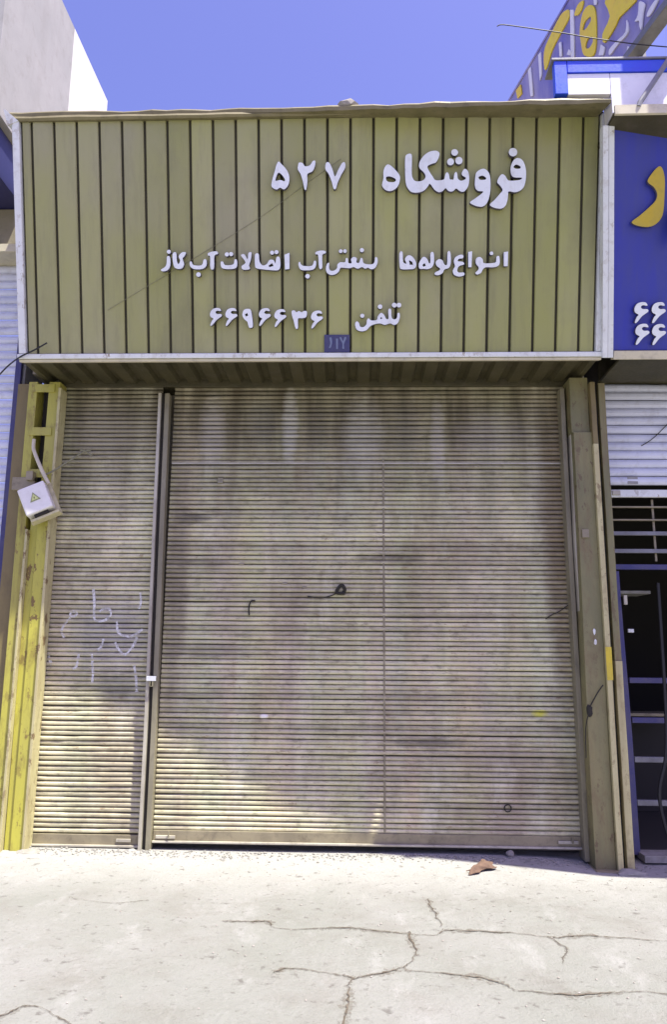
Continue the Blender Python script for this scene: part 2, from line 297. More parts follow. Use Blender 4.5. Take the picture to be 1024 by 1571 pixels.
  ('nine', [[(1.916,0.374),(1.958,0.371),(1.97,0.322),(1.977,0.26),(1.974,0.228),(1.946,0.226),(1.933,0.271),(1.91,0.29),(1.892,0.323),(1.898,0.356)],[(1.913,0.333),(1.933,0.343),(1.94,0.322),(1.92,0.314)]]),
  ('three', [[(2.298,0.356),(2.32,0.361),(2.336,0.346),(2.357,0.356),(2.378,0.346),(2.399,0.356),(2.421,0.351),(2.416,0.309),(2.383,0.298),(2.351,0.297),(2.348,0.258),(2.347,0.218),(2.329,0.218),(2.313,0.279),(2.3,0.32)]]),
  ('te_lam_fe_noon', [[(3.162,0.335),(3.177,0.335),(3.181,0.304),(3.166,0.258),(3.135,0.241),(3.102,0.254),(3.06,0.242),(3.019,0.254),(2.969,0.246),(2.937,0.23),(2.91,0.201),(2.869,0.191),(2.829,0.206),(2.816,0.249),(2.829,0.271),(2.848,0.258),(2.857,0.23),(2.885,0.225),(2.909,0.248),(2.913,0.281),(2.927,0.295),(2.948,0.278),(2.994,0.282),(3.0,0.309),(3.027,0.338),(3.053,0.321),(3.07,0.29),(3.089,0.294),(3.087,0.362),(3.109,0.366),(3.115,0.298),(3.144,0.286),(3.159,0.304)],[(3.02,0.297),(3.031,0.305),(3.039,0.293),(3.027,0.287)]]),
  ('dot', [[(3.154,0.399),(3.148,0.385),(3.135,0.38),(3.121,0.386),(3.115,0.399),(3.121,0.412),(3.134,0.418),(3.148,0.412)]]),
  ('dot', [[(3.192,0.398),(3.186,0.385),(3.173,0.38),(3.159,0.385),(3.154,0.399),(3.159,0.412),(3.173,0.417),(3.186,0.412)]]),
  ('dot', [[(3.038,0.387),(3.033,0.374),(3.02,0.369),(3.007,0.375),(3.001,0.387),(3.007,0.4),(3.02,0.405),(3.033,0.4)]]),
  ('dot', [[(2.892,0.316),(2.887,0.304),(2.875,0.299),(2.863,0.304),(2.858,0.316),(2.863,0.328),(2.875,0.332),(2.887,0.327)]])]
BLUE_LETTERS = [
  ('re', [[(0.241,1.414),(0.272,1.399),(0.295,1.332),(0.303,1.227),(0.304,1.082),(0.277,1.015),(0.219,0.976),(0.138,0.977),(0.065,1.007),(0.122,1.055),(0.198,1.122),(0.24,1.17),(0.246,1.218),(0.217,1.266),(0.167,1.305),(0.19,1.357)]]),
  ('six', [[(0.185,0.403),(0.221,0.4),(0.235,0.376),(0.199,0.38),(0.184,0.365),(0.201,0.35),(0.237,0.349),(0.244,0.329),(0.199,0.295),(0.161,0.246),(0.145,0.248),(0.158,0.289),(0.171,0.306),(0.143,0.324),(0.135,0.353),(0.15,0.388)]]),
  ('six', [[(0.323,0.402),(0.359,0.399),(0.372,0.375),(0.336,0.379),(0.322,0.364),(0.339,0.349),(0.374,0.349),(0.382,0.329),(0.337,0.294),(0.299,0.245),(0.283,0.247),(0.296,0.288),(0.309,0.306),(0.281,0.323),(0.273,0.353),(0.288,0.388)]]),
  ('six', [[(0.205,0.235),(0.241,0.232),(0.254,0.208),(0.218,0.212),(0.204,0.197),(0.221,0.181),(0.256,0.181),(0.264,0.161),(0.219,0.126),(0.18,0.076),(0.164,0.078),(0.177,0.12),(0.19,0.138),(0.162,0.155),(0.154,0.185),(0.17,0.22)]]),
  ('six', [[(0.338,0.233),(0.374,0.229),(0.388,0.205),(0.352,0.209),(0.337,0.194),(0.354,0.178),(0.39,0.178),(0.397,0.158),(0.352,0.123),(0.314,0.073),(0.298,0.076),(0.311,0.117),(0.324,0.135),(0.296,0.153),(0.288,0.182),(0.303,0.218)]])]
BOARD_LETTERS = [
  ('yellow_letter', [[(0.9,-0.331),(0.912,-0.124),(1.041,-0.063),(1.284,-0.024),(1.403,-0.067),(1.466,-0.128),(1.45,-0.211),(1.299,-0.229),(1.089,-0.261),(0.967,-0.358)]]),
  ('yellow_letter', [[(1.631,-0.516),(1.702,-0.392),(1.81,-0.402),(1.905,-0.512),(1.923,-0.676),(1.9,-0.891),(1.839,-0.99),(1.679,-0.85),(1.639,-0.684)],[(1.69,-.56),(1.73,-.52),(1.82,-.55),(1.83,-.60),(1.74,-.60)],[(1.72,-.78),(1.76,-.74),(1.83,-.78),(1.84,-.84),(1.77,-.84)]]),
  ('yellow_letter', [[(2.083,-0.612),(2.524,-1.027),(2.4,-1.024),(2.274,-0.989),(2.196,-1.02),(2.024,-1.024),(2.003,-0.904),(2.134,-0.839)]]),
  ('yellow_letter', [[(1.551,-0.278),(1.623,-0.22),(1.73,-0.268),(1.701,-0.334),(1.627,-0.34)]]),
  ('yellow_letter', [[(0.242,-0.161),(0.208,-0.022),(0.343,-0.043),(0.365,-0.194)]]),
  ('white_letter', [[(2.368,-1.078),(2.394,-1.187),(2.362,-1.242),(2.222,-1.217),(2.088,-1.209),(2.09,-1.141),(2.215,-1.159),(2.342,-1.19)]]),
  ('white_letter', [[(2.564,-1.099),(2.637,-1.187),(2.606,-1.254),(2.568,-1.381),(2.538,-1.329),(2.539,-1.273),(2.477,-1.223),(2.533,-1.201)]]),
  ('white_letter', [[(2.764,-1.278),(2.804,-1.317),(2.698,-1.358),(2.638,-1.325),(2.672,-1.285)]]),
  ('white_letter', [[(1.972,-0.974),(2.034,-1.065),(1.998,-1.131),(1.919,-1.061)]]),
  ('white_letter', [[(2.363,-1.343),(2.428,-1.435),(2.387,-1.465),(2.33,-1.414)]]),
  ('white_letter', [[(1.424,-0.539),(1.482,-0.629),(1.432,-0.633),(1.37,-0.569)]]),
  ('stripe', [[(1.481,-0.142),(1.543,-0.201),(1.507,-0.709),(1.446,-0.655)]]),
  ('stripe', [[(1.906,-0.44),(1.949,-0.482),(1.944,-0.532),(1.906,-0.495)]]),
  ('stripe', [[(1.238,-0.313),(1.279,-0.33),(1.283,-0.502),(1.24,-0.47)]]),
  ('stripe', [[(0.54,-0.034),(0.603,-0.045),(0.63,-0.431),(0.571,-0.393)]]),
  ('stripe', [[(0.787,-0.056),(0.846,-0.066),(0.841,-0.333),(0.797,-0.379)]])]

M_panel = surf('olive_panel_paint', (.305, .310, .085), (.315, .30, .165), dirt=(.17, .16, .085), scale=.75, dirt_amt=.4, rough=.5, stretch=(1, 1, .5), bump_s=.06, vary=.10, runs=.4)
M_groove = plain('groove_dark', (.045, .04, .02), .8)
M_cornice = surf('cornice_tin', (.155, .135, .06), (.22, .19, .10), dirt=(.06, .045, .03), scale=4, dirt_amt=.6, rough=.55, metal=.1)
M_white = surf('white_trim', (.72, .74, .70), (.64, .66, .63), dirt=(.33, .29, .21), scale=5, dirt_amt=.55, rough=.45, chips=(.3, .25, .17))
M_cream = surf('cream_trim', (.62, .56, .38), (.5, .46, .34), scale=5, rough=.55)
M_letter = surf('white_letter_plastic', (.78, .81, .81), (.72, .75, .76), dirt=(.46, .44, .38), scale=6, dirt_amt=.45, rough=.4, bump_s=.03, runs=.3)
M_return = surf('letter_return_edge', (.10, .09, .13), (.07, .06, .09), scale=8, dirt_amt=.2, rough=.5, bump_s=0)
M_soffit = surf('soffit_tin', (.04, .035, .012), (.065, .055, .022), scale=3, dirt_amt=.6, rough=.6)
M_wall = surf('old_plaster', (.24, .21, .14), (.30, .27, .2), scale=2, dirt_amt=.5, rough=.85, bump_s=.4)
M_yellow = surf('yellow_steel_paint', (.47, .44, .06), (.38, .35, .07), dirt=(.16, .105, .03), scale=3, dirt_amt=.85, rough=.5, stretch=(1, 1, .35), bump_s=.3, chips=(.15, .085, .03), runs=.45)
M_ochre = surf('ochre_steel_paint', (.21, .165, .06), (.16, .125, .05), dirt=(.09, .065, .03), scale=3, dirt_amt=.6, rough=.6, stretch=(1, 1, .35))
M_grey_col = surf('weathered_column_paint', (.24, .215, .09), (.15, .145, .065), dirt=(.15, .095, .045), scale=3.2, dirt_amt=.9, rough=.6, stretch=(1, 1, .35), bump_s=.35, chips=(.10, .06, .03), runs=.4)
M_strip = surf('pale_yellow_edge_paint', (.52, .48, .24), (.42, .37, .18), dirt=(.17, .12, .05), scale=4, dirt_amt=.8, rough=.55, stretch=(1, 1, .4), chips=(.16, .10, .04), runs=.3)
M_brightyellow = surf('yellow_paint_patch', (.60, .47, .03), (.5, .40, .05), scale=6, rough=.5)
M_rail = surf('rail_metal', (.26, .235, .15), (.19, .17, .105), dirt=(.07, .06, .04), scale=5, dirt_amt=.6, rough=.5, metal=.1, stretch=(1, 1, .3))
M_rail_bright = surf('rail_metal_worn', (.50, .47, .36), (.36, .33, .25), dirt=(.12, .1, .07), scale=5, dirt_amt=.5, rough=.45, metal=.1, stretch=(1, 1, .3))
M_dark = plain('dark_gap', (.025, .022, .016), .9)
M_bar = surf('bottom_bar_steel', (.30, .26, .16), (.22, .19, .12), dirt=(.08, .06, .04), scale=5, dirt_amt=.6, rough=.5, metal=.2)
M_black = plain('black_rubber', (.012, .012, .012), .6)
M_boxw = surf('meter_box_white', (.72, .71, .64), (.66, .65, .58), dirt=(.45, .40, .28), scale=7, dirt_amt=.25, rough=.4)
M_boxy = surf('meter_box_tray', (.52, .48, .27), (.45, .41, .24), scale=7, rough=.5)
M_blue = surf('blue_sign_sheet', (.016, .026, .36), (.03, .04, .27), dirt=(.05, .06, .2), scale=2.2, dirt_amt=.4, rough=.4, stretch=(2.5, 1, .25), bump_s=.04)
M_bluepaint = surf('blue_door_paint', (.035, .035, .14), (.065, .06, .13), dirt=(.12, .11, .14), scale=5, dirt_amt=.5, rough=.5)
M_gold = surf('gold_letter', (.50, .36, .03), (.42, .33, .06), scale=6, dirt_amt=.2, rough=.35, metal=.2)
M_byellow = surf('billboard_yellow', (.75, .62, .03), (.78, .56, .05), scale=3, dirt_amt=.25, rough=.5)
M_bblue = surf('billboard_blue', (.15, .14, .42), (.33, .30, .48), scale=2.5, dirt_amt=.3, rough=.45, stretch=(1, 1, .4))
M_bwhite = surf('billboard_white', (.75, .74, .78), (.68, .68, .74), scale=4, dirt_amt=.2, rough=.5)
M_brightblue = surf('lightbox_blue', (.02, .05, .62), (.02, .09, .66), scale=3, dirt_amt=.15, rough=.4)
M_steel = surf('grey_steel', (.22, .22, .23), (.16, .16, .17), scale=6, dirt_amt=.4, rough=.5, metal=.3)
M_neigh_shut = surf('pale_shutter_paint', (.66, .68, .76), (.58, .6, .68), dirt=(.3, .28, .27), scale=4, dirt_amt=.4, rough=.45, vary=.05)
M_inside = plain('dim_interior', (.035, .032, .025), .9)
M_greywall = surf('grey_render', (.30, .295, .285), (.34, .33, .32), dirt=(.21, .195, .175), scale=2.5, dirt_amt=.45, rough=.9, bump_s=.5, runs=.3)
M_whitewall = surf('white_render', (.58, .565, .55), (.63, .615, .60), scale=2.5, dirt_amt=.1, rough=.9, bump_s=.3)
M_plate = surf('number_plate_enamel', (.03, .033, .12), (.05, .05, .13), scale=20, dirt_amt=.4, rough=.4)
M_platemark = plain('number_plate_marks', (.15, .18, .28), .5)
M_cable = plain('grey_cable', (.20, .19, .11), .7)
M_wood = surf('rag_brown', (.17, .105, .07), (.12, .075, .05), scale=14, dirt_amt=.4, rough=.95, bump_s=.6)
M_stone = surf('pale_stone', (.36, .33, .29), (.25, .23, .19), scale=18, dirt_amt=.3, rough=.95, bump_s=.7)
M_cement = surf('cement_blob', (.33, .32, .28), (.25, .24, .20), scale=9, dirt_amt=.4, rough=.95, bump_s=.8)

M_seam = surf('seam_grime', (.27, .24, .15), (.15, .125, .075), scale=6, dirt_amt=.5, rough=.7)
def chalk():
    m, t, b = nodes('chalk')
    b.inputs['Base Color'].default_value = (.80, .80, .77, 1); b.inputs['Roughness'].default_value = 1
    t.links.new(math_(t, 'MULTIPLY', noise(t, pos(t), 30, 4, .7, .3, .65), .85, clamp=True), b.inputs['Alpha'])
    return m
M_chalk = chalk()

def concrete():
    m, t, b = nodes('pavement_concrete')
    p = pos(t)
    c = mixc(t, noise(t, p, .7, 6, .65), (.225, .23, .195), (.27, .268, .24))
    c = mixc(t, math_(t, 'MULTIPLY', noise(t, p, 2.3, 7, .72, .48, .72), .5), c, (.18, .165, .135))
    c = mixc(t, math_(t, 'MULTIPLY', noise(t, pos(t, (1, .45, 1)), 4, 6, .7, .55, .7), .55), c, (.36, .355, .33))
    sp = t.nodes.new('ShaderNodeSeparateXYZ'); t.links.new(p, sp.inputs[0])         # bright glare along the shopfronts, painted in as a paler band
    glare = t.nodes.new('ShaderNodeMapRange'); glare.inputs['From Min'].default_value = -1.25; glare.inputs['From Max'].default_value = -.35; glare.inputs['To Max'].default_value = .85
    t.links.new(math_(t, 'MULTIPLY_ADD', noise(t, p, 1.6, 6, .7, .2, .8), .7, math_(t, 'ADD', sp.outputs[1], -.35)), glare.inputs['Value'])
    c = mixc(t, glare.outputs[0], c, (.37, .365, .33))
    c = mixc(t, math_(t, 'MULTIPLY', noise(t, p, 1.1, 7, .75, .60, .72), .45), c, (.15, .14, .115))
    c = mixc(t, math_(t, 'MULTIPLY', noise(t, p, 11, 4, .65, .60, .70), .7), c, (.10, .09, .075))
    c = mixc(t, math_(t, 'MULTIPLY', noise(t, p, 34, 4, .7, .58, .72), .4), c, (.13, .12, .10))
    c = mixc(t, math_(t, 'MULTIPLY', noise(t, p, 120, 3, .7, .55, .75), .4), c, (.12, .11, .095))
    t.links.new(c, b.inputs['Base Color']); b.inputs['Roughness'].default_value = .92
    h = math_(t, 'ADD', noise(t, p, 9, 8, .75, .2, .8), math_(t, 'MULTIPLY', noise(t, p, 70, 4, .7, .2, .8), .35))
    bump(t, b, h, .8, .016)
    return m
M_ground = concrete()
def crack_mat(name, c1, c2, lo, hi, amt, sc):
    m, t, b = nodes(name)
    t.links.new(mixc(t, noise(t, pos(t), 25, 4), c1, c2), b.inputs['Base Color']); b.inputs['Roughness'].default_value = 1
    t.links.new(math_(t, 'MULTIPLY', noise(t, pos(t), sc, 5, .7, lo, hi), amt, clamp=True), b.inputs['Alpha'])
    return m
M_crack = crack_mat('crack_dirt', (.075, .06, .04), (.13, .11, .08), .25, .5, 1.0, 16)
M_crackedge = crack_mat('crack_chipped_edge', (.17, .15, .115), (.22, .20, .16), .42, .68, .75, 22)

# ------------------------------------------------------------------ ground (one sheet to the horizon, finer near the shops)
def ground_z(x, y):
    if y < -6 or y > 1 or abs(x) > 6: return 0.0
    z = .006*math.sin(1.7*x+.6*y)+.005*math.sin(2.9*y-1.1*x)
    z -= .035*math.exp(-((x-2.2)/.7)**2)*math.exp(-((y+.25)/.6)**2)      # worn hollow by the right column
    z += .018*math.exp(-((y+.05)/.14)**2)*(1 if x < 1.6 else max(0, 1-(x-1.6)/.4))  # low concrete lip under the shutters
    return z
gx = [-400, -120, -40, -15, -8]+[-6+.12*i for i in range(101)]+[8, 15, 40, 120, 400]
gy = [-400, -120, -40, -15, -8]+[-6+.1*i for i in range(71)]+[2, 8, 20, 60, 120, 400]
gv = [(x, y, ground_z(x, y)) for y in gy for x in gx]; W_ = len(gx)
gf = [(j*W_+i, j*W_+i+1, (j+1)*W_+i+1, (j+1)*W_+i) for j in range(len(gy)-1) for i in range(W_-1)]
ground = MB().poly(gv, gf).build('ground', M_ground, smooth=True); tag(ground, kind='structure')
ground['label'] = 'pale cracked concrete pavement in front of the shops'
CRACKS = [
 ([(-.811,-1.58),(-.556,-1.566),(-.465,-1.681),(-.131,-1.663),(.167,-1.71),(.465,-1.755),(.55,-1.669),(.921,-1.711),(1.133,-1.76),(1.329,-1.72),(1.771,-1.766),(2.6,-1.72),(3.4,-1.8)], .011),
 ([(.49,-1.105),(.486,-1.358),(.509,-1.629)], .008),
 ([(.319,-1.702),(.327,-1.946),(.269,-2.169),(.181,-2.239),(-.003,-2.342),(-.034,-2.491),(-.059,-2.82),(-.1,-3.4)], .012),
 ([(.248,-2.235),(.511,-2.262),(.694,-2.345),(.803,-2.435),(1.008,-2.488),(1.236,-2.449),(1.49,-2.464),(2.2,-2.5),(3.1,-2.44)], .013),
 ([(-.416,-2.301),(-.289,-2.23),(-.085,-2.308),(-.003,-2.342)], .010),
 ([(-2.1,-2.95),(-1.8,-2.86),(-1.576,-2.828),(-1.481,-2.743),(-1.222,-2.876),(-1.0,-3.0)], .009),
 ([(1.1,-1.75),(1.16,-1.95),(1.09,-2.12)], .005), ([(-1.9,-1.2),(-1.6,-1.28),(-1.35,-1.22)], .004)]
for pts, w in CRACKS:
    pl = smooth_line([(x, y, 0) for x, y in pts], 14); n = len(pl)
    ph = random.random()*9; jj = 0; mid = []
    for i, p in enumerate(pl):
        tg = (pl[min(i+1, n-1)]-pl[max(i-1, 0)]).normalized(); nn = Vector((-tg.y, tg.x, 0))
        jj = .6*jj+random.uniform(-.007, .007); mid.append((p+nn*(.010*math.sin(i*.23+ph)+jj), nn))
    for nm, mm, k, dz in (('crack', M_crack, .75, .005), ('crack_edge', M_crackedge, 4.2, .002)):
        vs = []
        for i, (p, nn) in enumerate(mid):
            ww = w*k*(.55+.35*math.sin(i*.17+ph*2))*random.uniform(.45, 1.1)*(1 if 0 < i < n-1 else .1)
            for s_ in (-1, 1):
                q = p+nn*ww*s_*random.uniform(.7, 1.2); vs.append((q.x, q.y, ground_z(q.x, q.y)+dz))
        MB().poly(vs, [(2*i, 2*i+2, 2*i+3, 2*i+1) for i in range(n-1)]).build(nm, mm, ground)

# ------------------------------------------------------------------ the shop building behind sign and shutters
b = empty('shop_building', (-.5, 0, 0))
tag(b, 'plastered shop building behind the olive sign and the closed shutters', 'building')
def wpart(name, m, x0, x1, y0, y1, z0, z1, parent=None, off=(-.5, 0, 0), bevel=.004):
    return box(name, m, parent or b, x0-off[0], x1-off[0], y0-off[1], y1-off[1], z0-off[2], z1-off[2], bevel)
wpart('wall', M_wall, -3.04, 2.16, .20, .42, 0, 4.02)
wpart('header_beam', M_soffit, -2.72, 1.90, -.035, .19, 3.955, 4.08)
wpart('wall', M_wall, -2.98, 2.02, -.02, .42, 4.085, 5.70)
wpart('roof', M_wall, -3.04, 2.06, -.55, 6.0, 5.70, 5.82)
wpart('wall', M_wall, -3.04, -2.98, .425, 6.0, 0, 5.695)
wpart('wall', M_wall, 2.02, 2.06, .425, 6.0, 0, 5.695)

# ------------------------------------------------------------------ olive shop sign, leaning out over the pavement
TH = math.atan2(.5, 1.89)
sign = empty('shop_sign', (-2.832, -.6, 4.01), (TH, 0, 0))
tag(sign, 'wide olive green panelled shop sign with white raised Persian lettering', 'sign')
edges = [.075]+[.162+.1867*k for k in range(25)]+[4.772]
for i in range(26):
    x0, x1 = edges[i]+.010, edges[i+1]-.010; w = x1-x0
    pr = [(0, 0), (w, 0), (w, .010), (w-.006, .017), (.006, .017), (0, .010)]       # (x, depth): folded edges
    dv = random.uniform(-.002, .002)
    vs = [(x0+px, -py+dv, z) for z in (.028, 1.895) for px, py in pr]
    fs = [tuple(range(6)), tuple(range(11, 5, -1))]+[(j, (j+1) % 6, (j+1) % 6+6, j+6) for j in range(6)]
    MB().poly(vs, fs).build('panel', M_panel, sign)
box('backing', M_groove, sign, .03, 4.80, .004, .03, .01, 1.93)
# top cornice: folded tin, more of it sticking out towards the right end
def cornice(name, z0, z1, d0, d1, m, dz=.0, n=24, jit=.004):
    mb = MB(); vs = []; fs = []
    for i in range(n+1):
        t = i/n; x = -.03+4.80*t; d = d0+(d1-d0)*t+random.uniform(-jit, jit); e = dz*t
        a, c = z0+e*.4, z1+e+random.uniform(-jit, jit)
        vs += [(x, .03, a), (x, -d, a), (x, -d-.012, (a+c)/2), (x, -d, c), (x, .03, c)]
    for i in range(n):
        for j in range(5):
            k = (j+1) % 5; fs.append((i*5+j, (i+1)*5+j, (i+1)*5+k, i*5+k))
    fs += [(0, 1, 2, 3, 4), tuple(n*5+j for j in (4, 3, 2, 1, 0))]
    return mb.poly(vs, fs).build(name, m, sign)
cornice('cornice', 1.897, 1.935, .035, .09, M_cornice, .0)
CAP = 1
box('bottom_trim', M_white, sign, -.002, 4.835, -.05, .03, -.018, .022, .006)
box('drip_edge', M_cream, sign, .01, 4.825, -.035, .03, -.043, -.021)
box('side_trim', M_white, sign, .012, .070, -.045, .03, .026, 1.893, .006)
MB().poly([(-.02,-.05,1.86),(.07,-.05,1.895),(.07,.03,1.895),(-.02,.03,1.86),(-.05,-.05,1.985),(-.035,-.05,1.985),(-.035,.03,1.985),(-.05,.03,1.985)],
          [(0,1,2,3),(4,5,6,7),(0,1,5,4),(1,2,6,5),(2,3,7,6),(3,0,4,7)]).build('corner_flashing', M_white, sign)
box('side_trim', M_white, sign, 4.776, 4.818, -.045, .03, .026, 1.893, .006)
letters(SHOP_LETTERS, sign, M_letter, -.046, .040, .001, 0, M_return)
# corrugated soffit between the sign and the wall (world-aligned, so undo the lean)
so = []; nS = 25*8
prof = []
for i in range(nS+1):
    x = 4.80*i/nS; ph = (i/8) % 1
    prof.append((x, .038 if .25 < ph < .70 else 0))
iv = sign.matrix_world.inverted() if False else (Matrix.Translation((-2.832, -.6, 4.01)) @ Matrix.Rotation(TH, 4, 'X')).inverted()
vs = [tuple(iv @ Vector((-2.822+x, y, 3.985+h+zz))) for zz in (0, .012) for y in (-.575, -.03) for x, h in prof]
k = nS+1
fs = [(r*2*k+i, r*2*k+i+1, r*2*k+k+i+1, r*2*k+k+i) for r in (0, 1) for i in range(nS)]
fs += [(i, i+1, 2*k+i+1, 2*k+i) for i in range(nS)]+[(k+i, k+i+1, 3*k+i+1, 3*k+i) for i in range(nS)]
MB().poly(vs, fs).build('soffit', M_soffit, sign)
vs = [tuple(iv @ Vector(p)) for p in ((-2.80,-.55,4.03),(1.97,-.55,4.03),(1.97,-1.03,5.82),(-2.80,-1.03,5.82),(-2.80,-.50,4.03),(1.97,-.50,4.03),(1.97,-.56,5.84),(-2.80,-.56,5.84))]
MB().poly(vs, [(0,1,2,3),(4,5,6,7),(0,1,5,4),(1,2,6,5),(2,3,7,6),(3,0,4,7)]).build('frame', M_steel, sign)
vs = []; fs = []; nC = 40                         # felted cap sheet, overhang grown towards the right to shape the shutter shadow
for i in range(nC+1):
    t = i/nC; x = -2.86+4.775*t; s_ = max(0, (t-.36)/.64); P = 1.125+.295*s_+random.uniform(-.006, .006); z = 5.885-.185*s_+random.uniform(-.005, .005)
    th_ = .03+.012*math.sin(i*.9)*s_
    vs += [(x, -P, z-.012), (x, -P-.008, z+th_*.5), (x, -P, z+th_), (x, -.85, 5.93+.05*t), (x, -.85, 5.89+.03*t)]
for i in range(nC):
    for j in range(5): fs.append((i*5+j, (i+1)*5+j, (i+1)*5+(j+1) % 5, i*5+(j+1) % 5))
fs += [(0, 1, 2, 3, 4), tuple(nC*5+j for j in (4, 3, 2, 1, 0))]
MB().poly([tuple(iv @ Vector(p)) for p in vs], fs).build('cornice_cap', M_cornice, sign)
vs = [tuple(iv @ Vector(p)) for p in ((-2.80,-.57,5.83),(1.99,-.57,5.83),(1.99,-1.05,5.90),(-2.80,-1.05,5.88))]
MB().poly(vs, [(0,1,2,3)]).build('top_sheet', M_cornice, sign)
tag(MB().tube(smooth_line([(.755-2.832, 0, 0)], 1) if False else [iv.inverted() @ Vector(p) for p in smooth_line([(.76,-.022,.38),(1.1,-.022,.575),(1.497,-.022,.80),(2.039,-.022,1.12),(2.4,-.022,1.37),(2.70,-.022,1.575)], 6)], .0016, 5).build('cable', M_cable),
    'thin grey cable running diagonally up across the olive sign', 'cable')
# blue house-number plate on the sign's lower edge
pl = empty('number_plate', tuple(iv.inverted() @ Vector((2.667, -.028, .098))), (TH, 0, 0))
tag(pl, 'small dark blue house number plate on the lower edge of the olive sign', 'number plate')
box('plate', M_plate, pl, -.105, .105, -.006, .006, -.070, .072, .003)
for P in ([(-.062,.045),(-.045,.048),(-.04,.01),(-.05,-.03),(-.066,-.035),(-.055,.0)], [(-.008,.04),(.008,.04),(.008,-.045),(-.006,-.045)], [(.035,.05),(.05,.02),(.062,.05),(.078,.045),(.058,-.005),(.06,-.04),(.045,-.04),(.044,.0),(.022,.045)]):
    link('digit', glyph_mesh('digit', [P], .003, .0), M_platemark, pl, (0, -.0085, 0))
# lump of mortar left on the sign's cornice
def lump(name, m, loc, r, seed, parent=None, sub=2, amp=.3):
    rnd = random.Random(seed); bm = bmesh.new(); bmesh.ops.create_icosphere(bm, subdivisions=sub, radius=1)
    ph = [rnd.uniform(0, 6) for _ in range(6)]
    for v in bm.verts:
        c = v.co; f = 1+amp*(.5*math.sin(2.6*c.x+ph[0])+.5*math.sin(3.1*c.y+ph[1])+.5*math.sin(2.9*c.z+ph[2])+.3*math.sin(6*c.x+5*c.y+ph[3]))+rnd.uniform(-.08, .08)
        v.co = Vector((c.x*r[0], c.y*r[1], c.z*r[2]))*f
    me = bpy.data.meshes.new(name); bm.to_mesh(me); bm.free()
    return link(name, me, m, parent, loc)
tag(lump('mortar_lump', M_stone, (-.08, -1.18, 5.885), (.075, .05, .04), 3), 'small rounded lump sitting on the cornice of the olive sign', 'lump')

# ------------------------------------------------------------------ roller shutters
PITCH = .0405
SLAT = [(.010, .0365), (.010, .001), (.002, .001), (-.007, .004), (-.0125, .012), (-.0125, .024), (-.007, .0315), (.002, .0365)]
def shutter(name, x0, x1, y, z0, z1, mat, label, pitch=PITCH, prof=SLAT, group=None, barh=.10, bar_mat=None, seg=40):
    t = empty(name, ((x0+x1)/2, y, 0)); tag(t, label, 'shutter', group)
    h = (x1-x0)/2; mes = []
    for k in range(9):
        dc, da = random.uniform(.05, .95), random.choice((0, 0, .003, .005, -.002, .004)); p1, p2, a = random.uniform(0, 6), random.uniform(0, 6), random.uniform(.8, 1.8)/1000
        mb = MB().sweep(prof, -h, h, seg, lambda u: (a*math.sin(5*u+p1)+.6*a*math.sin(13*u+p2)+da*math.exp(-((u-dc)/.035)**2), .9*a*math.sin(4*u+p2)-.5*da*math.exp(-((u-dc)/.05)**2)))
        me = mb.mesh('slat'); me.materials.append(mat); mes.append(me)
    z = z0+barh; i = 0
    while z < z1:
        link('slat', mes[random.randrange(9)], None, t, (0, random.uniform(-.003, .002), z+random.uniform(-.0012, .0012))).rotation_euler = (random.uniform(-.08, .08), random.uniform(-.0009, .0009), 0)
        z += pitch; i += 1
    return t, h
G_SH = 'brown'
DK = (.10, .085, .06)
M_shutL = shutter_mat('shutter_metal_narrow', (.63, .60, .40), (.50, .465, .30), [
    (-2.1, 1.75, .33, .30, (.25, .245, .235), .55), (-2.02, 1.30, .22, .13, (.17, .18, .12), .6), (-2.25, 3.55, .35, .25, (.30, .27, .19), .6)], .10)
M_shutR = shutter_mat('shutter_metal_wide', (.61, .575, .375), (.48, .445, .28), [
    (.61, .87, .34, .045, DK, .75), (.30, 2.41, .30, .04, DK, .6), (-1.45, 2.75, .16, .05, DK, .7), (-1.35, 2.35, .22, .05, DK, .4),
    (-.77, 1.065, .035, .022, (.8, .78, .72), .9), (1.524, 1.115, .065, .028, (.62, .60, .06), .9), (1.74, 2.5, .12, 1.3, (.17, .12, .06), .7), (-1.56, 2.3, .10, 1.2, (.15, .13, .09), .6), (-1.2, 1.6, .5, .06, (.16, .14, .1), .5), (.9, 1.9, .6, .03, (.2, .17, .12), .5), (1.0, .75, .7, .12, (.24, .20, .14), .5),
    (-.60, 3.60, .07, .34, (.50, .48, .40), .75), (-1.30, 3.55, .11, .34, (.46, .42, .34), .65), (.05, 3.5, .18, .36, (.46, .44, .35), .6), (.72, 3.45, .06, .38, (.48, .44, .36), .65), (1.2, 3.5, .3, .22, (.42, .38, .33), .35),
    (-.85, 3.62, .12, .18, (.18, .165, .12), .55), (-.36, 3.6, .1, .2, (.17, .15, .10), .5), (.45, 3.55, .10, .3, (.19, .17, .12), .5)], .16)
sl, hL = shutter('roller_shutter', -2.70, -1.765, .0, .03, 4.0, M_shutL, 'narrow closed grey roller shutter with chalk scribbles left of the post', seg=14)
sr, hR = shutter('roller_shutter', -1.655, 1.845, .0, .06, 4.0, M_shutR, 'wide closed grey beige roller shutter filling most of the shopfront')
